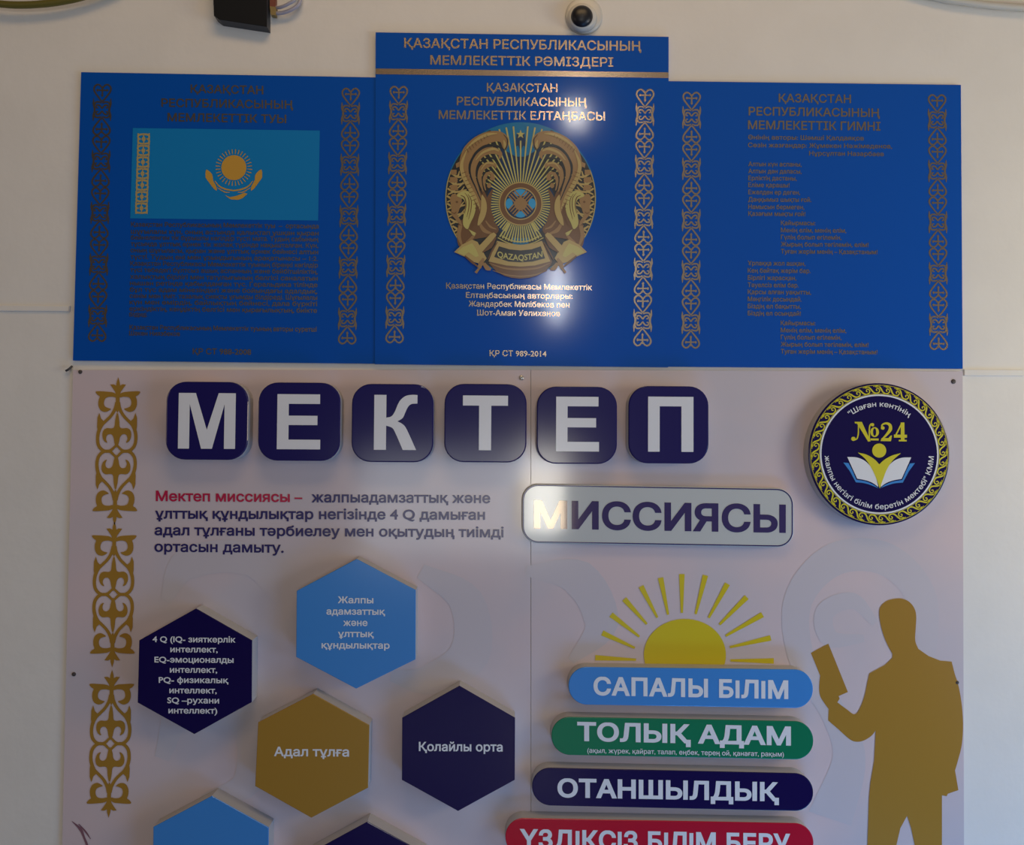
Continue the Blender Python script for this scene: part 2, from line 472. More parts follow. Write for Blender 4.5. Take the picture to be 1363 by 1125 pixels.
flat('flag_sun', [tf([ell(788, 488, 57)] + [st([(788 + 62 * math.cos(a), 488 + 62 * math.sin(a)), (788 + 83 * math.cos(a), 488 + 83 * math.sin(a))], [3, 7, 4], smooth=False)
                  for a in (2 * math.pi * (k + .5) / 32 for k in range(32))], z)], dd, M['flaggold'], flg)
wing = [pos(sm([(662, 498), (674, 502), (690, 520), (694, 545), (708, 572), (710, 592), (694, 580), (674, 552), (660, 524)], 3, True)),
        st([(668, 505), (664, 530), (684, 562)], [3, 10, 4], 3), st([(702, 548), (722, 572), (752, 586), (788, 592)], [3, 6, 7, 6], 4), st([(712, 578), (745, 598), (770, 600)], [2, 5, 2], 4)]
eag = both(wing, 788) + [pos([(748, 612), (770, 622), (800, 616), (835, 602), (850, 606), (828, 626), (808, 634), (775, 632), (762, 624)])]
flat('flag_eagle', [tf(eag, z)], dd, M['flaggold'], flg)
def flagstrip():
    out = []
    for k in range(7):
        y0 = 332 + k * 52.3; cx = 379 - 10 * (k / 6)
        out.append(tf([pos(ell(0, 26, 9, 11, 10)) , st([(0, 0), (0, 52)], 5, smooth=False)] +
                      both([st([(3, 4), (22, 8), (24, 22), (12, 26)], [8, 9, 7, 4], 4), st([(3, 48), (22, 44), (24, 30), (12, 26)], [8, 9, 7, 4], 4),
                            quad((22, 0), (28, 0), (28, 52), (22, 52))], 0), lambda x, y: z(cx + x, y0 + y)))
    return out
flat('flag_ornament', flagstrip(), dd, M['flagpale'], flg)
body = ['Қазақстан Республикасының Мемлекеттік туы  –  ортасында', 'шұғылалы күн, оның астында қалықтап ұшқан қыран',
        'бейнеленген тік бұрышты көгілдір түсті мата. Тудың сабының', 'тұсында ұлттық өрнек тік жолақ түрінде нақышталған. Күн,',
        'оның шұғыласы, қыран және ұлттық өрнек бейнесі алтын', 'түсті. Тудың ені мен ұзындығының арақатынасы – 1:2.',
        'Қазақстан Республикасы Мемлекеттік туының бірөңкі көгілдір', 'түсі төбедегі бұлтсыз ашық аспанның және бейбітшіліктің,',
        'халықтың бірлігі мен татулығының белгісі саналатын', 'нышан ретінде қабылданған түс. Геральдика тілінде',
        'бұл түс адам мінезіндегі және бойындағы адалдық,', 'сенім мен үміт, тазалық сияқты ұғымды білдіреді. Шұғылалы',
        'күн мен өмірдің, байлықтың бейнесі, дала бүркіті', 'еркіндіктің, кеңдіктің белгісі мен қырағылықтың, биікте']
rows = [300, 309.4, 317.4, 325.8, 334.4, 343.2, 352, 360.6, 369.5, 378.2, 386.7, 395.1, 403.5, 412.3]
bt = []
for k, (s, y) in enumerate(zip(body, rows)):
    xo = -0.17 * k
    bt.append(line(s, 174.5 + xo, 424.2 + xo, y + 1.6, y + 4.2, 6.4, 0.026, 2))
bt.append(line('білдіреді.', 172, 196, 421.5, 421.8, 6.2, 0.026, 2))
bt.append(line('Қазақстан Республикасының Мемлекеттік туының авторы суретші', 172.5, 421.5, 438.6, 441.6, 6.4, 0.026, 2))
bt.append(line('Шәкен Ниязбеков', 172, 239.5, 446.6, 447.4, 6.4, 0.026, 2))
flat('body_text', bt, d, M['gold'], t)
flat('standard_number', [line('ҚР СТ 988-2008', 256.5, 334.4, 471.5, 472.5, 8.0, 0.026, 2)], d, M['gold'], t)

# ------------------------------------------------------------------ middle blue panel: the coat of arms
t = thing('symbol_panel', 'tallest blue wall panel with a large round golden coat of arms', 'sign', 693, 270, 'blue state symbol panels')
slab('panel', [(500, 43), (890, 49), (889.4, 489), (499, 484.8)], 0.0, D_MID, M['blue'], t)
d = D_MID + LIFT
flat('ornament_strip', strip(531, 114.5, 525, 457), d, M['gold'], t)
flat('ornament_strip', strip(858.8, 118.3, 855, 461), d, M['gold'], t)
flat('title', [line('ҚАЗАҚСТАН РЕСПУБЛИКАСЫНЫҢ', 538, 853.5, 63.4, 67.8, 13.0, 0.026), line('МЕМЛЕКЕТТІК РӘМІЗДЕРІ', 572.7, 816.4, 86, 89, 12.6, 0.026)], d, M['gold'], t)
flat('gold_stripe', [[quad((500, 91.2), (889.8, 96.4), (889.8, 103.8), (500, 98.7))]], d, M['gold'], t)
flat('heading', [line('ҚАЗАҚСТАН', 648, 742, 121.8, 123, 11.6, 0.026), line('РЕСПУБЛИКАСЫНЫҢ', 608, 781, 140.2, 141.8, 11.6, 0.026),
                 line('МЕМЛЕКЕТТІК ЕЛТАҢБАСЫ', 584, 805.3, 158.4, 160.6, 11.8, 0.026)], d, M['gold'], t)
flat('caption', [line('Қазақстан Республикасы Мемлекеттік', 593.8, 788, 384, 386.4, 7.8, 0.026), line('Елтаңбасының авторлары:', 620, 762, 396.6, 398, 7.8, 0.026),
                 line('Жандарбек Мәлібеков пен', 623.6, 758, 408, 409.6, 7.8, 0.026), line('Шот-Аман Уәлиханов', 635, 745.5, 420, 421, 7.8, 0.026)], d, M['gold'], t)
flat('standard_number', [line('ҚР СТ 989-2014', 651.6, 727.5, 474, 475, 8.0, 0.026, 2)], d, M['gold'], t)

e = lambda x, y: (580 + x / 6.195, 155 + y / 6.195)
CXE = 700
E_ = lambda name, cs, k, m, par: flat(name, [tf(g, e) for g in cs], d + k * 0.00025, M[m], par)
def E2_(name, cs, k, m, par):
    E_(name, [cs], k, m, par); E_(name, [mirror(cs, CXE)], k, m, par)
arms = E_('coat_of_arms', [[ell(CXE, 675, 624, 628, 96)]], 0, 'e_teal', t)
# dark ground behind the wings and lattice
half = [pos(ell(CXE, 675, 616, 616, 60, 100, 246) + [(560, 240), (590, 420), (600, 700), (640, 1100)])]
E2_('dark_ground', half, 1, 'e_dark', arms)
night = [pos([(640, 560)] + [(CXE + r * math.sin(a), 720 - r * math.cos(a)) for r, a in ((520, -.50), (500, -.36), (430, -.22), (390, -.1), (390, .1), (430, .22), (500, .36), (520, .5))] + [(760, 560)])]
night += [pos(ell(CXE, 720, 285, 285, 40))]
E_('night_ground', [night], 2, 'e_night', arms)
E_('star_ground', [[pos([(668, 140), (732, 140), (745, 250), (720, 240), (700, 290), (680, 240), (655, 250)])]], 2, 'e_night', arms)
rays = []
for k in range(-28, 29):
    a = math.radians(k * 5.35)
    R = 640 if abs(k) < 6 else (520 if abs(k) < 9 else (430 if abs(k) < 12 else 262))
    if k in (0,): R = 520
    p = lambda r: (CXE + r * math.sin(a), min(2000, 720 - r * math.cos(a)))
    R = min(R, 640)
    rays.append(st([p(182), p(R)], [10, 13 if R > 400 else 11], smooth=False))
for k in range(-7, 8):
    a = math.radians(180 + k * 4.6)
    p = lambda r: (CXE + r * math.sin(a), 720 - r * math.cos(a))
    rays.append(st([p(182), p(322)], [9, 13], smooth=False))
rays.append(st([(545, 985), (620, 1022), (700, 1034), (780, 1022), (855, 985)], 9, 4))
rays.append(st([(512, 1000), (600, 1045), (700, 1062), (800, 1045), (888, 1000)], 8, 4))
star = [(CXE + r * math.sin(a), 148 - r * math.cos(a)) for k in range(10) for r, a in [((38 if k % 2 == 0 else 15), math.pi * k / 5)]]
rays.append(pos(star))
clip = lambda x, y: ((x - CXE) ** 2 + (y - 675) ** 2) ** .5
def cl(c):
    return [(CXE + (x - CXE) * min(1, 620 / max(1, clip(x, y))), 675 + (y - 675) * min(1, 620 / max(1, clip(x, y)))) for x, y in c]
E_('sun_rays', [[cl(c) for c in rays]], 3, 'e_light', arms)
E_('shanyrak_ring', [ring(CXE, 720, 152, 56, 48)], 4, 'e_brown', arms)
E_('shanyrak_rim', [ring(CXE, 720, 176, 10, 48) + ring(CXE, 720, 129, 9, 48)], 5, 'e_gold', arms)
E_('shanyrak_sky', [[ell(CXE, 720, 124)]], 4, 'e_night', arms)
E_('shanyrak_pane', [[pos(ell(CXE, 630, 55, 30, 20))] + both([pos(ell(606, 720, 30, 44, 20))], CXE) + [pos(ell(CXE, 808, 44, 26, 20))]], 5, 'e_sky', arms)
lat = []
for o in (-34, -12, 12, 34):
    lat.append(st([(CXE - 75 + o * .7, 720 - 88 - o * .7), (CXE + 75 + o * .7, 720 + 75 - o * .7)], 11, smooth=False))
    lat.append(st([(CXE + 75 + o * .7, 720 - 88 + o * .7), (CXE - 75 + o * .7, 720 + 75 + o * .7)], 11, smooth=False))
lat.append(pos(ell(CXE, 722, 52, 52, 16)))
E_('shanyrak_lattice', [lat], 6, 'e_bronze', arms)
# lattice of leaves at the rim
fret = []
for yy in range(470, 1010, 62):
    R = math.sqrt(max(0, 600 ** 2 - (yy - 675) ** 2)); x0 = CXE - R
    fret += [st([(x0 - 8, yy), (x0 + 55, yy + 30), (x0 + 150, yy + 10)], [14, 18, 10], 3), st([(x0 - 5, yy + 50), (x0 + 45, yy + 22), (x0 + 60, yy - 20)], [10, 16, 8], 3),
             st([(x0 + 60, yy + 62), (x0 + 95, yy + 30), (x0 + 130, yy - 15)], [8, 14, 8], 3)]
fret.append(st([(CXE - 618 * math.cos(math.radians(k)), 675 + 618 * math.sin(math.radians(k))) for k in range(-22, 36, 4)], 12, 2))
E2_('rim_lattice', [cl(c) for c in fret], 3, 'e_gold', arms)
plat = [quad((125, 440), (172, 440), (172, 480), (125, 480)), quad((118, 500), (176, 500), (180, 545), (112, 545)), quad((120, 565), (178, 565), (185, 610), (122, 610)),
        quad((165, 390), (200, 370), (205, 410), (170, 425))]
E2_('rim_blocks', plat, 4, 'e_bronze', arms)
# horse bodies
bodyc = [pos(sm([(190, 880), (175, 1000), (200, 1080), (260, 1040), (330, 1010), (470, 985), (520, 930), (470, 850), (440, 760), (420, 660), (380, 600), (330, 700), (300, 820), (240, 840)], 4, True)),
         st([(470, 600), (440, 680), (440, 780), (480, 860)], [10, 40, 40, 20], 4)]
E2_('horse_body', bodyc, 4, 'e_brown', arms)
bl = [st([(205, 900), (190, 980), (215, 1060)], [30, 34, 16], 4), st([(330, 960), (300, 1000), (250, 1040)], [16, 24, 12], 4), st([(360, 880), (400, 940), (470, 970)], [20, 34, 12], 4),
      st([(410, 860), (450, 910), (500, 930)], [8, 18, 8], 4)]
E2_('horse_shading', bl, 5, 'e_bronze', arms)
# the great wings that sweep up to the top
w1 = [st([(392, 830), (372, 740), (330, 650), (275, 560), (240, 470), (235, 380), (275, 285), (350, 215), (440, 172), (520, 165), (565, 195), (572, 250), (578, 275)],
         [20, 50, 60, 62, 66, 80, 100, 104, 96, 84, 74, 44, 8], 5)]
E2_('wing', w1, 5, 'e_bronze', arms)
w2 = [st([(380, 700), (345, 600), (312, 500), (312, 410), (350, 330), (420, 285), (490, 285), (530, 310), (525, 350)], [8, 26, 36, 50, 62, 62, 54, 40, 10], 5),
      st([(392, 620), (372, 560), (362, 490), (385, 425), (440, 395), (485, 400), (494, 430)], [8, 22, 36, 48, 44, 30, 8], 5),
      st([(412, 610), (398, 560), (402, 510), (430, 470), (465, 475), (475, 500), (462, 515)], [8, 22, 30, 26, 22, 18, 8], 5),
      pos(ell(466, 505, 22, 24, 14)), pos(ell(440, 570, 18, 22, 12))]
E2_('wing_curl', w2, 6, 'e_bronze', arms)
dk = [st([(372, 690), (330, 590), (288, 490), (285, 400), (325, 310), (400, 250), (490, 240), (540, 262)], [6, 10, 12, 14, 20, 24, 22, 8], 5),
      st([(385, 640), (352, 560), (338, 480), (356, 400), (410, 350), (470, 345), (505, 368)], [5, 9, 10, 12, 16, 14, 6], 5),
      st([(400, 600), (385, 545), (388, 495), (420, 448), (465, 445)], [5, 8, 10, 10, 6], 5), st([(420, 610), (412, 560), (430, 510), (455, 500)], [4, 7, 7, 4], 5),
      st([(560, 150), (590, 190), (585, 250), (560, 290)], [4, 9, 9, 4], 4)]
E2_('wing_shadow', dk, 7, 'e_dark', arms)
hl = [st([(365, 760), (322, 665), (262, 560), (222, 470), (215, 385), (255, 280)], [8, 30, 34, 32, 26, 8], 5), st([(245, 275), (325, 200), (420, 152), (505, 140)], [8, 22, 26, 8], 5),
      st([(330, 360), (385, 300), (470, 268), (520, 285)], [6, 18, 22, 10], 5), st([(372, 440), (420, 385), (480, 392)], [5, 14, 8], 5), st([(560, 195), (570, 235), (562, 268)], [8, 26, 6], 4),
      pos(sm([(380, 645), (412, 690), (422, 760), (405, 830), (375, 880), (345, 900), (352, 840), (372, 770), (375, 700)], 3, True))]
E2_('wing_highlight', hl, 8, 'e_gold', arms)
tick = [st([(215 + 12 * k, 470 + 32 * k), (252 + 12 * k, 456 + 32 * k)], 4, smooth=False) for k in range(10)]
tick2 = [st([(250 + 24 * k, 262 - 16 * k), (272 + 22 * k, 295 - 18 * k)], 4, smooth=False) for k in range(8)]
E2_('wing_ticks', tick, 9, 'e_brown', arms); E2_('wing_ticks', tick2, 9, 'e_brown', arms)
# horse heads with arched manes
hd = [pos(sm([(138, 640), (185, 655), (215, 690), (200, 745), (182, 800), (150, 830), (128, 800), (130, 740), (118, 690)], 4, True)), st([(150, 810), (190, 860), (215, 900)], [30, 30, 10], 4)]
E2_('horse_head', hd, 6, 'e_bronze', arms)
mn = [pos(sm([(175, 655), (215, 618), (270, 618), (315, 660), (332, 730), (318, 810), (285, 880), (262, 930), (225, 890), (232, 800), (245, 730), (225, 680)], 4, True)),
      pos([(270, 930), (330, 960), (320, 985), (300, 975)])]
E2_('horse_mane', mn, 7, 'e_light', arms)
md = [st([(205, 650), (238, 670), (250, 730), (238, 800)], [4, 9, 8, 4], 4), st([(265, 640), (292, 690), (290, 770), (270, 850)], [3, 7, 7, 3], 4), st([(240, 630), (272, 680), (272, 760), (255, 830)], [3, 7, 7, 3], 4),
      pos(ell(175, 705, 10, 9, 10)), st([(130, 790), (155, 800), (170, 785)], [4, 7, 4], 3), st([(318, 690), (338, 760), (325, 850), (290, 920)], [4, 8, 8, 4], 4)]
E2_('horse_lines', md, 8, 'e_brown', arms)
# ribbon, scrolls, stars of the foot
L = 650.5
foot = [pos([(440, L + 545), (520, L + 380), (620, L + 410), (700, L + 416), (780, L + 410), (880, L + 380), (960, L + 545)] + [(700 + 262 * math.cos(math.radians(a)), L + 520 + 168 * math.sin(math.radians(a))) for a in (20, 40, 60, 75, 90, 105, 120, 140, 160)])]
E_('foot_scroll', [foot], 8, 'e_brown', arms)
ft = [pos([(505, L + 375), (600, L + 400), (700, L + 408), (800, L + 400), (875, L + 375), (945, L + 545), (820, L + 578), (700, L + 588), (580, L + 578), (435, L + 545)])]
E_('foot_scroll_face', [ft], 9, 'e_gold', arms)
sg = [st([(440, L + 560), (560, L + 600), (700, L + 612), (840, L + 600), (940, L + 560)], [4, 14, 16, 14, 4], 4), st([(470, L + 620), (580, L + 655), (700, L + 668), (820, L + 655), (920, L + 620)], [4, 9, 10, 9, 4], 4)]
E_('foot_scroll_bands', [sg], 9, 'e_bronze', arms)
tab = [pos([(522, L + 420), (610, L + 446), (700, L + 455), (790, L + 446), (866, L + 420), (902, L + 520), (800, L + 546), (700, L + 553), (600, L + 546), (482, L + 508)])]
E_('foot_scroll_label', [tab], 10, 'e_dark', arms)
rib = [pos([(152, L + 468), (215, L + 408), (300, L + 365), (345, L + 385), (420, L + 520), (380, L + 570), (300, L + 545), (235, L + 505)]),
       pos([(345, L + 430), (450, L + 320), (478, L + 306), (500, L + 325), (492, L + 345), (385, L + 465)])]
E2_('ribbon', rib, 9, 'e_gold', arms)
rib2 = [pos([(175, L + 470), (225, L + 425), (300, L + 395), (330, L + 440), (355, L + 500), (330, L + 510), (270, L + 470), (235, L + 495)])]
E2_('ribbon_light', rib2, 10, 'e_light', arms)
rib3 = [st([(240, L + 500), (300, L + 550), (350, L + 590)], [12, 20, 10], 3), st([(385, L + 470), (450, L + 420), (495, L + 345)], [10, 34, 12], 3), st([(430, L + 530), (470, L + 450), (510, L + 385)], [6, 14, 6], 3)]
E2_('ribbon_shadow', rib3, 10, 'e_brown', arms)
rib4 = [st([(355, L + 600), (375, L + 560), (395, L + 520)], [26, 40, 16], 3), st([(395, L + 560), (425, L + 600), (455, L + 610)], [26, 40, 18], 3), st([(330, L + 640), (352, L + 610), (375, L + 590)], [22, 18, 14], 3)]
E2_('ribbon_knot', rib4, 11, 'e_bronze', arms)
cs, a0_, b0_ = run('QAZAQSTAN', 0.03, 3)
def qz(x, y):
    u = (x - a0_) / (b0_ - a0_); X = 508 + u * (880 - 508); yb = L + 508 + 30 * math.sin(math.pi * u) + 0 * u
    return X, yb - y * 52
E_('country_name', [tf(cs, qz)], 11, 'e_light', arms)

# ------------------------------------------------------------------ right blue panel: the anthem
t = thing('symbol_panel', 'blue wall panel covered in short gold verse lines of the anthem', 'sign', 1085, 300, 'blue state symbol panels')
slab('panel', [(889.5, 108), (1279, 113), (1281.5, 491), (889, 488.2)], 0.0, D_SIDE, M['blue'], t)
d = D_SIDE + LIFT
flat('ornament_strip', strip(920.7, 122.3, 919.4, 464), d, M['gold'], t)
flat('ornament_strip', strip(1247.3, 125.6, 1249.5, 466), d, M['gold'], t)
flat('heading', [line('ҚАЗАҚСТАН', 1036.5, 1132.7, 136, 137.4, 11.5, 0.026), line('РЕСПУБЛИКАСЫНЫҢ', 996.5, 1171, 153.6, 156, 11.5, 0.026),
                 line('МЕМЛЕКЕТТІК ГИМНІ', 995.6, 1172, 172, 174, 11.8, 0.026)], d, M['gold'], t)
flat('authors', [line('Әнінің авторы: Шәмші Қалдаяқов', 995.8, 1149.8, 185.6, 187, 6.2, 0.026, 2), line('Сөзін жазғандар: Жұмекен Нәжімеденов,', 995.6, 1187.5, 196, 197.7, 6.2, 0.026, 2),
                 line('Нұрсұлтан Назарбаев', 1077, 1176.5, 207, 208, 6.2, 0.026, 2)], d, M['gold'], t)
v1 = [('Алтын күн аспаны,', 1067, 218.6), ('Алтын дән даласы,', 1067, 228), ('Ерліктің дастаны,', 1060.5, 237.3), ('Еліме қарашы!', 1051, 246.5),
      ('Ежелден ер деген,', 1065, 256), ('Даңқымыз шықты ғой.', 1080, 265.7), ('Намысын бермеген,', 1070.6, 275.5), ('Қазағым мықты ғой!', 1072, 284.6)]
v2 = [('Ұрпаққа жол ашқан,', 1072, 350.6), ('Кең байтақ жерім бар.', 1079, 360.3), ('Бірлігі жарасқан,', 1060, 370), ('Тәуелсіз елім бар.', 1063, 379.6),
      ('Қарсы алған уақытты,', 1079.6, 388.8), ('Мәңгілік досындай.', 1067, 398.3), ('Біздің ел бақытты,', 1066, 407.8), ('Біздің ел осындай!', 1066, 417.2)]
ch = [('Қайырмасы:', 1085.5, 0), ('Менің елім, менің елім,', 1126.5, 9.6), ('Гүлің болып егілемін,', 1120, 18.9), ('Жырың болып төгілемін, елім!', 1156, 28.4), ('Туған жерім менің – Қазақстаным!', 1168, 37.9)]
vt = lambda rows, x0, y0=0: [line(s, x0, x1, y0 + y + 2.7, y0 + y + 2.7 + 0.008 * (x1 - x0), 6.3, 0.026, 2) for s, x1, y in rows]
flat('first_verse', vt(v1, 996), d, M['gold'], t)
flat('first_chorus', vt(ch, 1039.4, 297), d, M['gold'], t)
flat('second_verse', vt(v2, 995.3), d, M['gold'], t)
flat('second_chorus', vt(ch, 1039.2, 430.2), d, M['gold'], t)

# ------------------------------------------------------------------ the mission board and what is printed on it
DB = 0.005
t = thing('notice_board', 'large pale pink board printed with a gold ornament column, sun and ochre person', 'board', 690, 1000)
slab('left_sheet', [(97.3, 492.6), (706.2, 492.5), (706.6, 1420), (76, 1420)], 0.001, DB, M['board'], t)
slab('right_sheet', [(706.9, 492.5), (1281.3, 494.4), (1284, 1420), (707.3, 1420)], 0.001, DB, M['board'], t)
d = DB + LIFT
# pale scroll print in the ground
sw = [[st([(1235, 905), (1228, 800), (1180, 745), (1110, 745), (1062, 800), (1068, 880), (1110, 950), (1130, 1010), (1105, 1090)], [16, 40, 44, 44, 38, 34, 34, 44, 60], 8)],
      [st([(1150, 850), (1105, 850), (1098, 815), (1135, 800), (1165, 830)], [10, 24, 26, 22, 10], 6)]]
for g in sw: flat('pale_scroll', [g], d, M['swirl'], t)
sw = [[st([(560, 760), (620, 800), (625, 870), (570, 905), (520, 900)], [20, 46, 54, 40, 14], 6)], [st([(215, 1010), (250, 930), (330, 960), (330, 1040), (270, 1065)], [20, 44, 50, 40, 14], 6)],
      [st([(700, 760), (770, 770), (800, 830), (760, 880)], [14, 50, 46, 10], 6)], [st([(220, 800), (250, 750), (330, 745), (370, 800)], [14, 44, 44, 10], 6)]]
for g in sw: flat('pale_scroll', [g], d, M['swirl'], t)

def gold_unit():
    """half of one unit of the gold column (right quarter, top), offsets from the axis / from the middle in photo pixels"""
    q = [pos([(-0.5, -545), (12, -505), (14, -482), (32, -492), (58, -490), (40, -465), (20, -435), (14, -410), (14, -365), (22, -330), (0, -280), (-0.5, -280)]),
         pos(sm([(12, -415), (35, -432), (80, -438), (160, -440), (150, -415), (132, -402), (140, -375), (140, -335), (122, -300), (85, -288), (48, -310), (70, -318), (92, -330), (100, -355), (92, -385), (72, -398), (40, -400), (15, -395)], 3, True)),
         st([(8, -360), (18, -310), (45, -262), (80, -225), (110, -195), (132, -150), (140, -95), (130, -40), (95, -4), (50, -2), (18, -28), (2, -50)], [20, 24, 22, 22, 24, 26, 24, 24, 24, 22, 18, 12], 5),
         pos([(92, -215), (118, -240), (132, -282), (145, -245), (146, -180), (138, -130), (120, -170)]),
         pos(sm([(0, -275), (14, -235), (20, -180), (40, -168), (75, -170), (100, -150), (106, -112), (92, -75), (68, -62), (78, -90), (70, -118), (45, -125), (25, -105), (16, -60), (0, -35)], 3, True))]
    h = both(q, 0)
    return [[(x / 5.49, y / 5.49) for x, y in c] for c in h + [[(x, -y) for x, y in c][::-1] for c in h]]
GU = gold_unit()
col = []
for (xt, yt, xb, yb) in ((157.5, 502, 152.4, 699.5), (152.4, 694, 149.2, 889), (149.2, 891.5, 144.5, 1089)):
    ky = (yb - yt) / (1090 / 5.49); cx, cy = (xt + xb) / 2, (yt + yb) / 2; sh = (xb - xt) / (yb - yt)
    col.append(tf(GU, lambda x, y: (cx + x * 1.0 + sh * y * ky, cy + y * ky)))
for g in col: flat('ornament_motif', [g], d + LIFT, M['ochre'], t)
flat('mission_opening', [line('Мектеп миссиясы', 207.4, 385.8, 667.3, 668.5, 14.2, 0.034, 4), line('–', 392, 402.5, 668.5, 668.6, 14.2, 0.034, 4)], d + LIFT, M['redprint'], t, label='red opening words')
flat('mission_text', [line('жалпыадамзаттық және', 414.5, 652.6, 668.8, 670, 14.2, 0.034, 4), line('ұлттық құндылықтар негізінде 4 Q дамыған', 206.3, 645.6, 690.6, 692.2, 14.2, 0.034, 4),
                      line('адал тұлғаны тәрбиелеу мен оқытудың тиімді', 205.7, 670.5, 712.6, 715.6, 14.2, 0.034, 4), line('ортасын дамыту.', 205.5, 377.7, 734.6, 736, 14.2, 0.034, 4)], d + LIFT, M['navyprint'], t)
z6 = lambda x, y: (660 + x / 3.0, 750 + y / 3.0)
flat('sun_disc', [tf([ell(755, 366, 164, 144, 60)], z6)], d + LIFT, M['yellow'], t)
RAYS = [((560, 385), (397, 377)), ((555, 338), (425, 278)), ((573, 293), (460, 205)), ((603, 243), (513, 143)), ((645, 217), (580, 92)), ((688, 205), (658, 58)), ((743, 198), (743, 43)),
        ((798, 203), (837, 48)), ((850, 218), (925, 82)), ((893, 245), (1002, 135)), ((918, 290), (1065, 205)), ((935, 335), (1098, 298)), ((937, 388), (1110, 390))]
for a, b in RAYS:
    flat('sun_ray', [tf([st([a, b], [9, 22], smooth=False)], z6)], d + LIFT, M['yellow'], t)
z7 = lambda x, y: (1000 + x / 2.923, 740 + y / 2.923)
man = (sm([(550, 382), (532, 350), (515, 310), (502, 260), (498, 220), (505, 195), (530, 174), (568, 166), (592, 168), (617, 181), (635, 205), (642, 235), (640, 280), (638, 330), (650, 362)], 4)
       + [(690, 390), (735, 408), (780, 412)] + sm([(780, 412), (792, 460), (805, 500), (818, 570), (824, 650), (820, 730), (806, 790), (793, 835)], 4)
       + [(806, 912), (765, 926), (760, 936), (742, 932), (742, 1400), (652, 1400), (636, 1125), (622, 1060), (606, 1012), (580, 1060), (565, 1125), (548, 1400), (448, 1400), (452, 1125), (458, 940), (464, 880), (478, 800), (484, 680)]
       + sm([(484, 680), (468, 700), (440, 718), (412, 724), (384, 715), (340, 676), (299, 641)], 4) + [(301, 596), (286, 576)]
       + sm([(286, 576), (268, 545), (264, 510), (268, 466)], 4) + [(232, 378), (300, 342), (376, 530), (340, 546), (344, 556), (335, 570)]
       + sm([(335, 570), (370, 596), (403, 617), (425, 588), (442, 540), (450, 500), (459, 458)], 4) + [(520, 425), (548, 398)])
flat('person_silhouette', [tf([pos(man)], z7)], d + LIFT, M['ochre'], t, label='ochre silhouette of a person in a suit holding up a book')
zc = lambda x, y: (80 + x / 8.52, 1070 + y / 8.52)
flat('scroll_line', [tf([st([(135, 200), (230, 290), (270, 380), (305, 470), (320, 560)], [6, 34, 22, 26, 20], 5), st([(210, 230), (290, 320), (345, 400)], [10, 20, 6], 4)], zc)], d + LIFT, M['pinkpen'], t, label='thin mauve curl')

# ------------------------------------------------------------------ letter tiles on the board
DT = 0.036
def letter_poly(ch, x0, y0, x1, y1):
    w_, h_ = x1 - x0, y1 - y0
    if ch == 'М':
        c = [(0, 1), (0, 0), (.30, 0), (.5, .66), (.70, 0), (1, 0), (1, 1), (.805, 1), (.805, .20), (.595, 1), (.405, 1), (.195, .20), (.195, 1)]
    elif ch == 'Е':
        c = [(0, 0), (.985, 0), (.985, .175), (.265, .175), (.265, .39), (.93, .39), (.93, .56), (.265, .56), (.265, .825), (1, .825), (1, 1), (0, 1)]
    elif ch == 'Т':
        c = [(0, 0), (1, 0), (1, .185), (.63, .185), (.63, 1), (.36, 1), (.36, .185), (0, .185)]
    elif ch == 'П':
        c = [(0, 0), (1, 0), (1, 1), (.735, 1), (.735, .175), (.255, .175), (.255, 1), (0, 1)]
    elif ch == 'К':
        c = [(0, 0), (.28, 0), (.28, .415)] + sm([(.28, .415), (.40, .39), (.48, .30), (.58, .12), (.72, .02), (.88, -.005), (1, 0)], 4) + [(1, .155)] \
            + sm([(1, .155), (.86, .165), (.78, .22), (.72, .32), (.66, .42), (.54, .48)], 4) + sm([(.54, .48), (.66, .53), (.76, .63), (.98, 1)], 3) + [(.67, 1)] \
            + sm([(.67, 1), (.50, .70), (.42, .60), (.28, .56)], 4) + [(.28, 1), (0, 1)]
    return [pos([(x0 + u * w_, y0 + v * h_) for u, v in c])]
TILES = [('М', (220.8, 508, 330, 612.3), (237.6, 523.2, 313.4, 597.5), 'navy rounded tile with white letter М, beside the gold ornament column'),
         ('Е', (343.6, 509, 453, 613.6), (369, 524.8, 426.6, 598.2), 'navy rounded tile with white letter Е, between the М and К tiles'),
         ('К', (468, 511, 577, 615.4), (498, 525.7, 555.4, 599), 'navy rounded tile with white letter К'),
         ('Т', (591.4, 511, 701, 615.6), (616, 526.6, 676, 599.4), 'navy rounded tile with white letter Т'),
         ('Е', (714.4, 514.6, 821.5, 617.6), (740.2, 528.2, 797.4, 601), 'navy rounded tile with white letter Е, between the Т and П tiles'),
         ('П', (836.4, 514, 943.5, 617), (862.6, 528.2, 923, 601.4), 'navy rounded tile with white letter П, nearest the round school emblem')]
for ch_, r, l, lab in TILES:
    cx, cy = (r[0] + r[2]) / 2, (r[1] + r[3]) / 2
    t = thing('letter_tile', lab, 'letter tile', cx, cy, 'letter tiles along the top of the board', DB)
    mp = Local(cx, cy, DT, 0.0)
    out = rrect(*r, 26)
    slab('plate', out, DB, DT, M['pvc'], t, mp, 1.6, only='side', label='pale plate edge')
    slab('face', out, DB, DT, M['indigo'], t, mp, 1.6, only='front')
    flat('letter', [letter_poly(ch_, *l)], DT + LIFT, M['white'], t, mp, label='white letter')

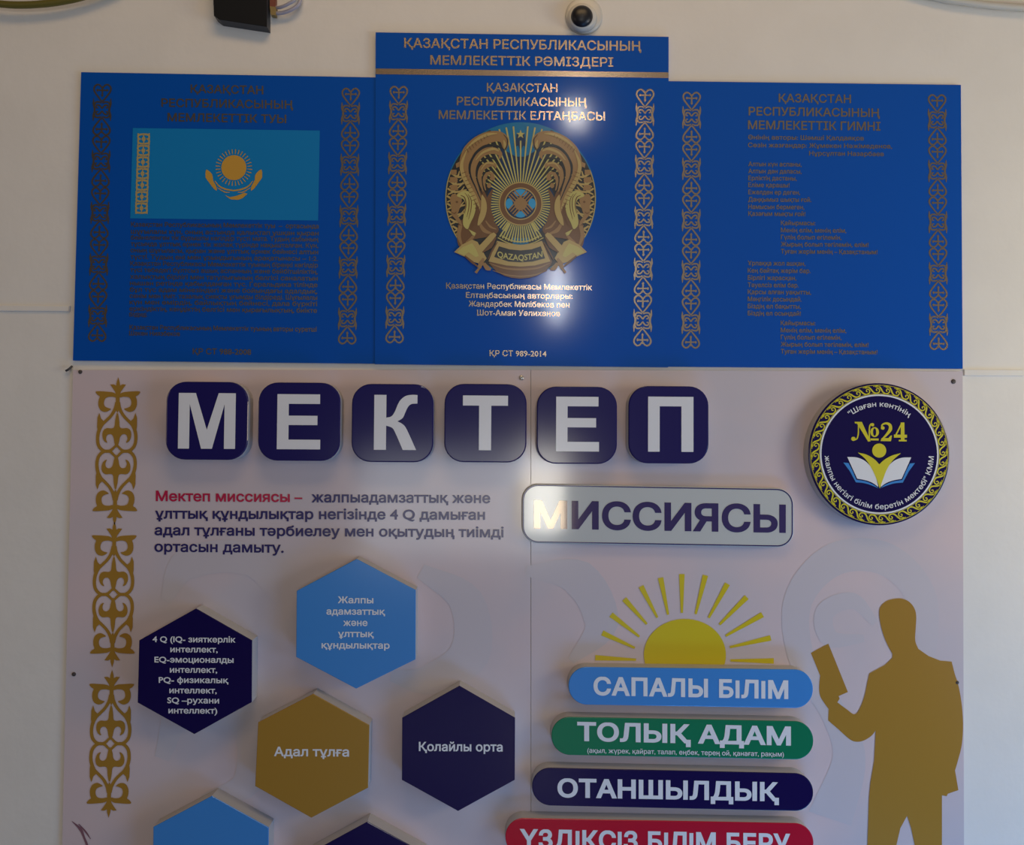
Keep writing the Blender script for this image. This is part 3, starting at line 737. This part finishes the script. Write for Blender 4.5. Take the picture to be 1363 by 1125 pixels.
# word plate under them
t = thing('word_plate', 'light grey rounded plate with a dark rim and navy word under the letter tiles', 'sign', 875, 686, None, DB)
def plate_outline(k):
    cs = rrect(694.7 + k, 644 + k, 1056.6 - k, 723 - k, 22 - k, 10)
    return [(x, y + 6.2 * (x - 694.7) / 362) for x, y in cs]
DW = 0.019
slab('plate', plate_outline(0), DB, DW, M['pvc'], t, bevel=1.4, only='side', label='pale plate edge')
slab('face', plate_outline(0), DB, DW, M['grey'], t, bevel=1.4, only='front')
flat('rim_line', [[pos(plate_outline(1.2)), neg(plate_outline(2.7))]], DW + LIFT, M['navyprint'], t, label='thin dark rim line')
flat('lettering', [line('МИССИЯСЫ', 710.8, 1046, 703.6, 709.6, 37.8, 0.044, 8)], DW + LIFT, M['gloss'], t)

# ------------------------------------------------------------------ hexagon plaques
DH = 0.040
def hexagon(label, pts, face, texts, tm='white'):
    cx = sum(p[0] for p in pts) / 6; cy = sum(p[1] for p in pts) / 6
    t = thing('hexagon_plaque', label, 'plaque', cx, cy, 'hexagon plaques on the board', DB)
    slab('plate', pts, DB, DH, M['pvc'], t, bevel=0.8, only='side', label='pale plate edge')
    slab('face', pts, DB, DH, M[face], t, bevel=0.8, only='front')
    if texts: flat('lettering', texts, DH + LIFT, M[tm], t)
zh = lambda x, y: (80 + x / 3.17, 770 + y / 3.17)
def hl_(f, k, rows, cap, bold=0.03):
    out = []
    for s, x0, x1, yb in rows:
        a, b = f(x0, yb), f(x1, yb); out.append(line(s, a[0], b[0], a[1], b[1] + 0.006 * (b[0] - a[0]), cap, bold, 3))
    return out
hexagon('navy hexagon plaque with eight lines of white text beside the gold column', [(260.8, 810), (335.5, 852.6), (335, 935), (258.5, 977.6), (183, 935.6), (185, 852.6)], 'navy',
        hl_(zh, 3.17, [('4 Q (IQ- зияткерлік', 390, 740, 269), ('интеллект,', 465, 665, 312), ('EQ-эмоционалды', 398, 732, 355), ('интеллект,', 463, 663, 398),
                       ('PQ- физикалық', 416, 710, 441), ('интеллект,', 461, 661, 485), ('SQ –рухани', 452, 671, 527), ('интеллект)', 457, 663, 570)], 8.2))
z3 = lambda x, y: (320 + x / 2.779, 720 + y / 2.779)
hexagon('sky blue hexagon plaque with five lines of white text, highest of the hexagons', [(474.7, 744), (553.4, 785.5), (553, 878), (474, 917), (394, 874.7), (394.8, 786.6)], 'sky',
        hl_(z3, 2.779, [('Жалпы', 360, 492, 231), ('адамзаттық', 318, 535, 273), ('және', 380, 470, 315), ('ұлттық', 361, 493, 356), ('құндылықтар', 300, 552, 398)], 9.2))
hexagon('ochre hexagon plaque with one line of white text', [(417, 923.7), (491.6, 965.4), (489.8, 1049), (414.3, 1089), (339.4, 1046.7), (343.4, 961.8)], 'ochre',
        hl_(z3, 2.779, [('Адал тұлға', 124, 402, 797)], 12.8))
hexagon('navy hexagon plaque with one line of white text beside the coloured bars', [(611.5, 913), (685.6, 955.7), (685.2, 1038.5), (609.7, 1080), (534.8, 1038.5), (535.2, 955.7)], 'navy',
        hl_(z3, 2.779, [('Қолайлы орта', 660, 970, 778)], 12.4))
hexagon('sky blue hexagon plaque cut off by the bottom of the picture', [(282, 1059.6), (357.6, 1101.5), (357, 1186), (281, 1228), (203, 1186), (203.9, 1101)], 'sky', None)
hexagon('navy hexagon plaque of which only the top corner shows', [(489, 1094), (566, 1136.5), (565, 1222), (488, 1264), (411, 1222), (412, 1136)], 'navy', None)

# ------------------------------------------------------------------ value bars
DV = 0.034
def bar(label, x0, x1, yt0, yb0, yt1, yb1, face, texts):
    t = thing('value_bar', label, 'sign', (x0 + x1) / 2, (yt0 + yb1) / 2, 'coloured bars under the sun', DB)
    h = yb0 - yt0
    cs = rrect(x0, 0, x1, h, h / 2 - 0.5, 12)
    out = [(x, yt0 + (yt1 - yt0) * (x - x0) / (x1 - x0) + y * (1 + ((yb1 - yt1) / h - 1) * (x - x0) / (x1 - x0))) for x, y in cs]
    slab('plate', out, DB, DV, M['pvc'], t, bevel=1.0, only='side', label='pale plate edge')
    slab('face', out, DB, DV, M[face], t, bevel=1.0, only='front')
    for n, g in texts: flat(n, g, DV + LIFT, M['white'], t)
bar('sky blue rounded bar directly under the yellow sun', 756.7, 1082.3, 887.7, 938, 891.5, 943.3, 'sky', [('lettering', [plain('САПАЛЫ БІЛІМ', 790, 1049.2, 925.7, 930.8, 25, 0.048, 6)])])
bar('green rounded bar with a tiny second line of text', 734, 1082.8, 954, 1005, 960.6, 1012, 'green',
    [('lettering', [plain('ТОЛЫҚ АДАМ', 768.3, 1052.8, 986.5, 992.8, 25.6, 0.048, 6)]),
     ('small_lettering', [line('(ақыл, жүрек, қайрат, талап, еңбек, терең ой, қанағат, рақым)', 781.7, 1043.5, 1002.2, 1007.4, 6.6, 0.01, 2)])])
bar('navy rounded bar between the green and the red bar', 708.2, 1082.6, 1021.7, 1072.2, 1030, 1080.6, 'navy', [('lettering', [plain('ОТАНШЫЛДЫҚ', 742, 1036.8, 1061.6, 1067, 25.6, 0.048, 6)])])
bar('long red rounded bar cut off by the bottom of the picture', 672.7, 1083, 1088.7, 1140, 1096.6, 1148, 'red', [('lettering', [plain('ҮЗДІКСІЗ БІЛІМ БЕРУ', 691.7, 1051.8, 1129.5, 1136, 26, 0.048, 6)])])

# ------------------------------------------------------------------ round school emblem
t = thing('school_emblem', 'round navy school emblem with a yellow scroll border and an open book', 'emblem', 1170.3, 604.4, None, DB)
DE = 0.031
s4 = 4.688
z4 = lambda x, y: (1040 + x / s4, 480 + y / s4)
ex, ey = 611, 584
mp = Local(*z4(ex, ey), DE, 0.0)
disc = tf([ell(ex, ey, 443, n=96)], z4)[0]
slab('disc', disc, DB, DE, M['pvc'], t, mp, 1.4, only='side', label='pale disc edge')
slab('face', disc, DB, DE, M['navy'], t, mp, 1.4, only='front')
k1 = DE + LIFT
flat('white_ring', [tf(ring(ex, ey, 367, 10, 96), z4)], k1, M['white'], t, mp)
orn = []
n_ = 40
for k in range(n_):
    a = 2 * math.pi * k / n_; da = 2 * math.pi / n_
    def pt(u, v): # u along (0..1), v radial
        aa = a + da * u * (1); r = 402 + v
        return ex + r * math.sin(aa), ey - r * math.cos(aa)
    orn.append(tf([st([pt(-.55, 20), pt(-.2, 23), pt(.12, 12), pt(.4, -14), pt(.7, -23), pt(1.0, -16), pt(1.05, 0), pt(.85, 8), pt(.72, -2), pt(.84, -8)], [3, 7, 9, 9, 8, 7, 7, 6, 6, 5], 3),
                   st([pt(.5, 25), pt(.75, 17), pt(1.1, 22)], [3, 7, 3], 3)], z4))
flat('scroll_border', orn, k1, M['lime'], t, mp)
flat('border_line', [tf(ring(ex, ey, 430, 3, 96) , z4), tf(ring(ex, ey, 376, 3, 96), z4)], k1, M['lime'], t, mp)
flat('ring_text', [tf(arc_line('"Шаған кентінің', ex, ey, 296, -37.5, 39, 33, 0.014), z4)], k1, M['white'], t, mp)
flat('ring_text', [tf(arc_line('жалпы негізгі білім беретін мектебі" КММ', ex, ey, 342, -92, -268, 33, 0.014, True), z4)], k1, M['white'], t, mp)
num = [pos(ell(449, 490, 14, 13, 14)), st([(447, 497), (470, 490), (480, 455), (481, 392)], [9, 8, 8, 7], 4), quad((457, 384), (502, 384), (500, 396), (460, 394)), quad((468, 388), (503, 386), (557, 505), (541, 506)),
       st([(549, 505), (549, 430), (556, 400), (572, 394)], [8, 8, 8, 7], 4), pos(ell(569, 402, 11, 10, 12)), pos(ell(582, 447, 27, 31, 24)), neg(ell(582, 447, 10, 24, 20)), quad((555, 487), (607, 487), (607, 499), (555, 499)),
       pos(ell(633, 421, 12, 11, 12)), st([(626, 424), (630, 402), (655, 392), (678, 403), (681, 428), (664, 455), (640, 480), (624, 497)], [6, 10, 13, 19, 22, 17, 11, 8], 4), pos([(619, 503), (626, 484), (668, 484), (682, 468), (691, 468), (684, 503)]),
       quad((746, 386), (769, 386), (769, 498), (746, 498)), quad((733, 494), (783, 494), (783, 504), (733, 504)), st([(754, 389), (712, 470)], 9, smooth=False), quad((703, 462), (785, 462), (785, 481), (703, 481))]
flat('number', [tf([c], z4) if False else tf(g, z4) for g in (num[:6], num[6:8], num[8:12], num[12:]) for c in (0,)], k1, M['lime'], t, mp)
fig = [pos(ell(609, 562, 44, 44, 32))]
arm = sm([(475, 575), (530, 588), (578, 616), (609, 648)], 5) + sm([(609, 648), (642, 618), (690, 592), (745, 577)], 5) + sm([(745, 577), (692, 625), (656, 680), (632, 740), (611, 797)], 5) + sm([(611, 797), (592, 740), (565, 680), (525, 618), (475, 575)], 5)
flat('figure_head', [tf(fig, z4)], k1 + 2 * LIFT, M['lime'], t, mp); flat('figure_body', [tf([pos(arm)], z4)], k1 + 2 * LIFT, M['lime'], t, mp)
pg = pos(sm([(410, 603), (470, 606), (520, 627), (560, 668), (588, 728), (603, 788)], 4) + sm([(603, 788), (565, 762), (520, 746), (471, 737)], 4) + [(440, 670)])
for g in ([pg], mirror([pg], 610)): flat('book_page', [tf(g, z4)], k1 + LIFT, M['white'], t, mp)
cv = pos([(386, 638), (418, 641), (443, 690), (466, 744)] + sm([(466, 744), (525, 754), (575, 775), (606, 797)], 4) + sm([(606, 797), (560, 778), (515, 765), (463, 760)], 4) + [(425, 690)])
for g in ([cv], mirror([cv], 610)): flat('book_cover', [tf(g, z4)], k1, M['sky'], t, mp)

# ------------------------------------------------------------------ black box with its cables, top of the wall
t = thing('adapter_box', 'black plastic box on the wall above the flag panel', 'adapter', 320, 0)
DBX = 0.024
slab('case', [(281.5, -62), (355, -50), (355.3, 35.6), (291.8, 26.0), (284.6, 20.5)][::1], 0.0, DBX, M['blackedge'], t, bevel=0.6, only='side')
slab('case_front', [(281.5, -62), (355, -50), (355.3, 35.6), (291.8, 26.0), (284.6, 20.5)], 0.0, DBX, M['black'], t, bevel=0.6, only='front')
pl = [(359.5, -8), (367, -7), (366.5, 9), (359, 8)]
slab('plug', pl, 0.004, 0.014, M['redplug'], t, label='red brown plug')
pl = [(359, 8.2), (367.5, 9.2), (367, 20.5), (360.5, 19.5)]
slab('plug', pl, 0.004, 0.015, M['yellowplug'], t, label='yellowish plug')
t = thing('cable', 'grey lead looping out beside the black box, lower of the two', 'cable', 385, 10, 'leads of the black box')
tube('lead', [P(366, 17.5, .010), P(375, 17.4, .012), P(388, 13, .014), P(397, 6, .014), P(400, -4, .012), P(399, -30, .012)], 2.4 * PX, M['greycable'], t)
t = thing('cable', 'grey lead curving up tightly beside the black box, upper of the two', 'cable', 380, 2, 'leads of the black box')
tube('lead', [P(366, 10.5, .009), P(374, 9.5, .018), P(384, 5, .022), P(393, -3, .022), P(394, -30, .020)], 2.2 * PX, M['greycable'], t)

# ------------------------------------------------------------------ round detector
t = thing('motion_detector', 'round white wall detector with a black lens above the tallest blue panel', 'detector', 777, 22)
c = P(777, 22, 0)
o3 = P(775.0, 21.6, 0) - c
lathe('base', c, [(25.2 * PX, 0), (25.2 * PX, .004), (24 * PX, .0065), (21 * PX, .0075)], M['housing'], t)
q = P(774.6, 21.4, .022); s_ = (q.x - c.x, q.z - c.z)
lathe('housing', c, [(20 * PX, .007, s_[0] * .6, s_[1] * .6), (19.6 * PX, .012, s_[0] * .75, s_[1] * .75), (17.5 * PX, .018, s_[0] * .9, s_[1] * .9), (15 * PX, .0205, s_[0], s_[1])], M['housing'], t)
lathe('lens', c, [(14.6 * PX, .0200, *s_), (14.4 * PX, .0225, *s_), (12.5 * PX, .0265, *s_), (9 * PX, .0295, *s_), (4.5 * PX, .031, *s_), (.5 * PX, .0314, *s_)], M['lens'], t)

# ------------------------------------------------------------------ loose cables at the top corners
t = thing('cable', 'thick olive cable sagging into the corner above the flag panel', 'cable', 30, 5)
tube('cord', [P(-140, -30, .02), P(-60, -4, .02), P(0, 5.2, .02), P(38, 6.4, .02), P(78, 2.6, .02), P(116, -6, .02), P(160, -22, .02)], 4.6 * PX, M['olive'], t)
t = thing('cable', 'pale cable sagging above the anthem panel', 'cable', 1330, 8)
tube('cord', [P(1180, -22, .01), P(1243, -4, .01), P(1300, 5, .01), P(1363, 10.5, .01), P(1430, 12, .01)], 4.8 * PX, M['whitecable'], t)

# ------------------------------------------------------------------ cable channels
t = thing('cable_channel', 'thin white channel ending just short of the flag panel', 'channel', 40, 410)
slab('cover', [(-160, 404.6), (92.3, 407), (91.6, 414.6), (-160, 413.2)], 0, .0035, M['wall'], t, bevel=1.0)
slab('end_cap', [(91.6, 407.4), (93.0, 407.2), (92.2, 414.8), (90.9, 414.8)], 0, .0042, M['pvc'], t)
t = thing('cable_channel', 'thin white channel running out from the corner beside the anthem panel', 'channel', 1330, 496)
slab('cover', [(1283.6, 491.6), (1500, 493), (1500, 501.5), (1283.6, 500.2)], 0, .0035, M['wall'], t, bevel=1.0)

# ------------------------------------------------------------------ screws and a scrap of wire
def screw(x, y, r, mt, label, dz=DB):
    t = thing('screw', label, 'screw', x, y, 'screws that hold the board', dz)
    c = P(x, y, dz); r *= PX
    lathe('head', c, [(r, dz), (r, dz + .0010), (r * .8, dz + .0017), (r * .45, dz + .0020)], mt, t, 16)
    a = 0.9; u = (math.cos(a) * r * .75, math.sin(a) * r * .75); n = (-math.sin(a) * r * .16, math.cos(a) * r * .16); y_ = -(dz + .0021)
    link('slot', [(c.x - u[0] - n[0], y_, c.z - u[1] - n[1]), (c.x + u[0] - n[0], y_, c.z + u[1] - n[1]), (c.x + u[0] + n[0], y_, c.z + u[1] + n[1]), (c.x - u[0] + n[0], y_, c.z - u[1] + n[1])],
         [(0, 1, 2, 3)], M['dark'], t)
screw(107, 491.6 + 3.5, 2.6, M['rust'], 'dark screw head at the board corner under the flag panel')
screw(694, 503, 3.2, M['steel'], 'shiny screw head above the white letter Т tile')
screw(1269, 508, 3.1, M['rust'], 'dark screw head near the board corner above the round emblem')
screw(98.5, 897.5, 2.7, M['rust'], 'dark screw head on the board edge beside the gold ornament column')
screw(1274, 908.5, 2.2, M['rust'], 'small dark screw head on the sleeve of the ochre silhouette')
t = thing('wire_scrap', 'short dark scrap of wire sticking out at the board corner', 'wire', 92, 491)
tube('strand', [P(88, 493.5, .004), P(91.5, 491.5, .008), P(96, 487.5, .004)], 1.5 * PX, M['dark'], t, 8, 4)
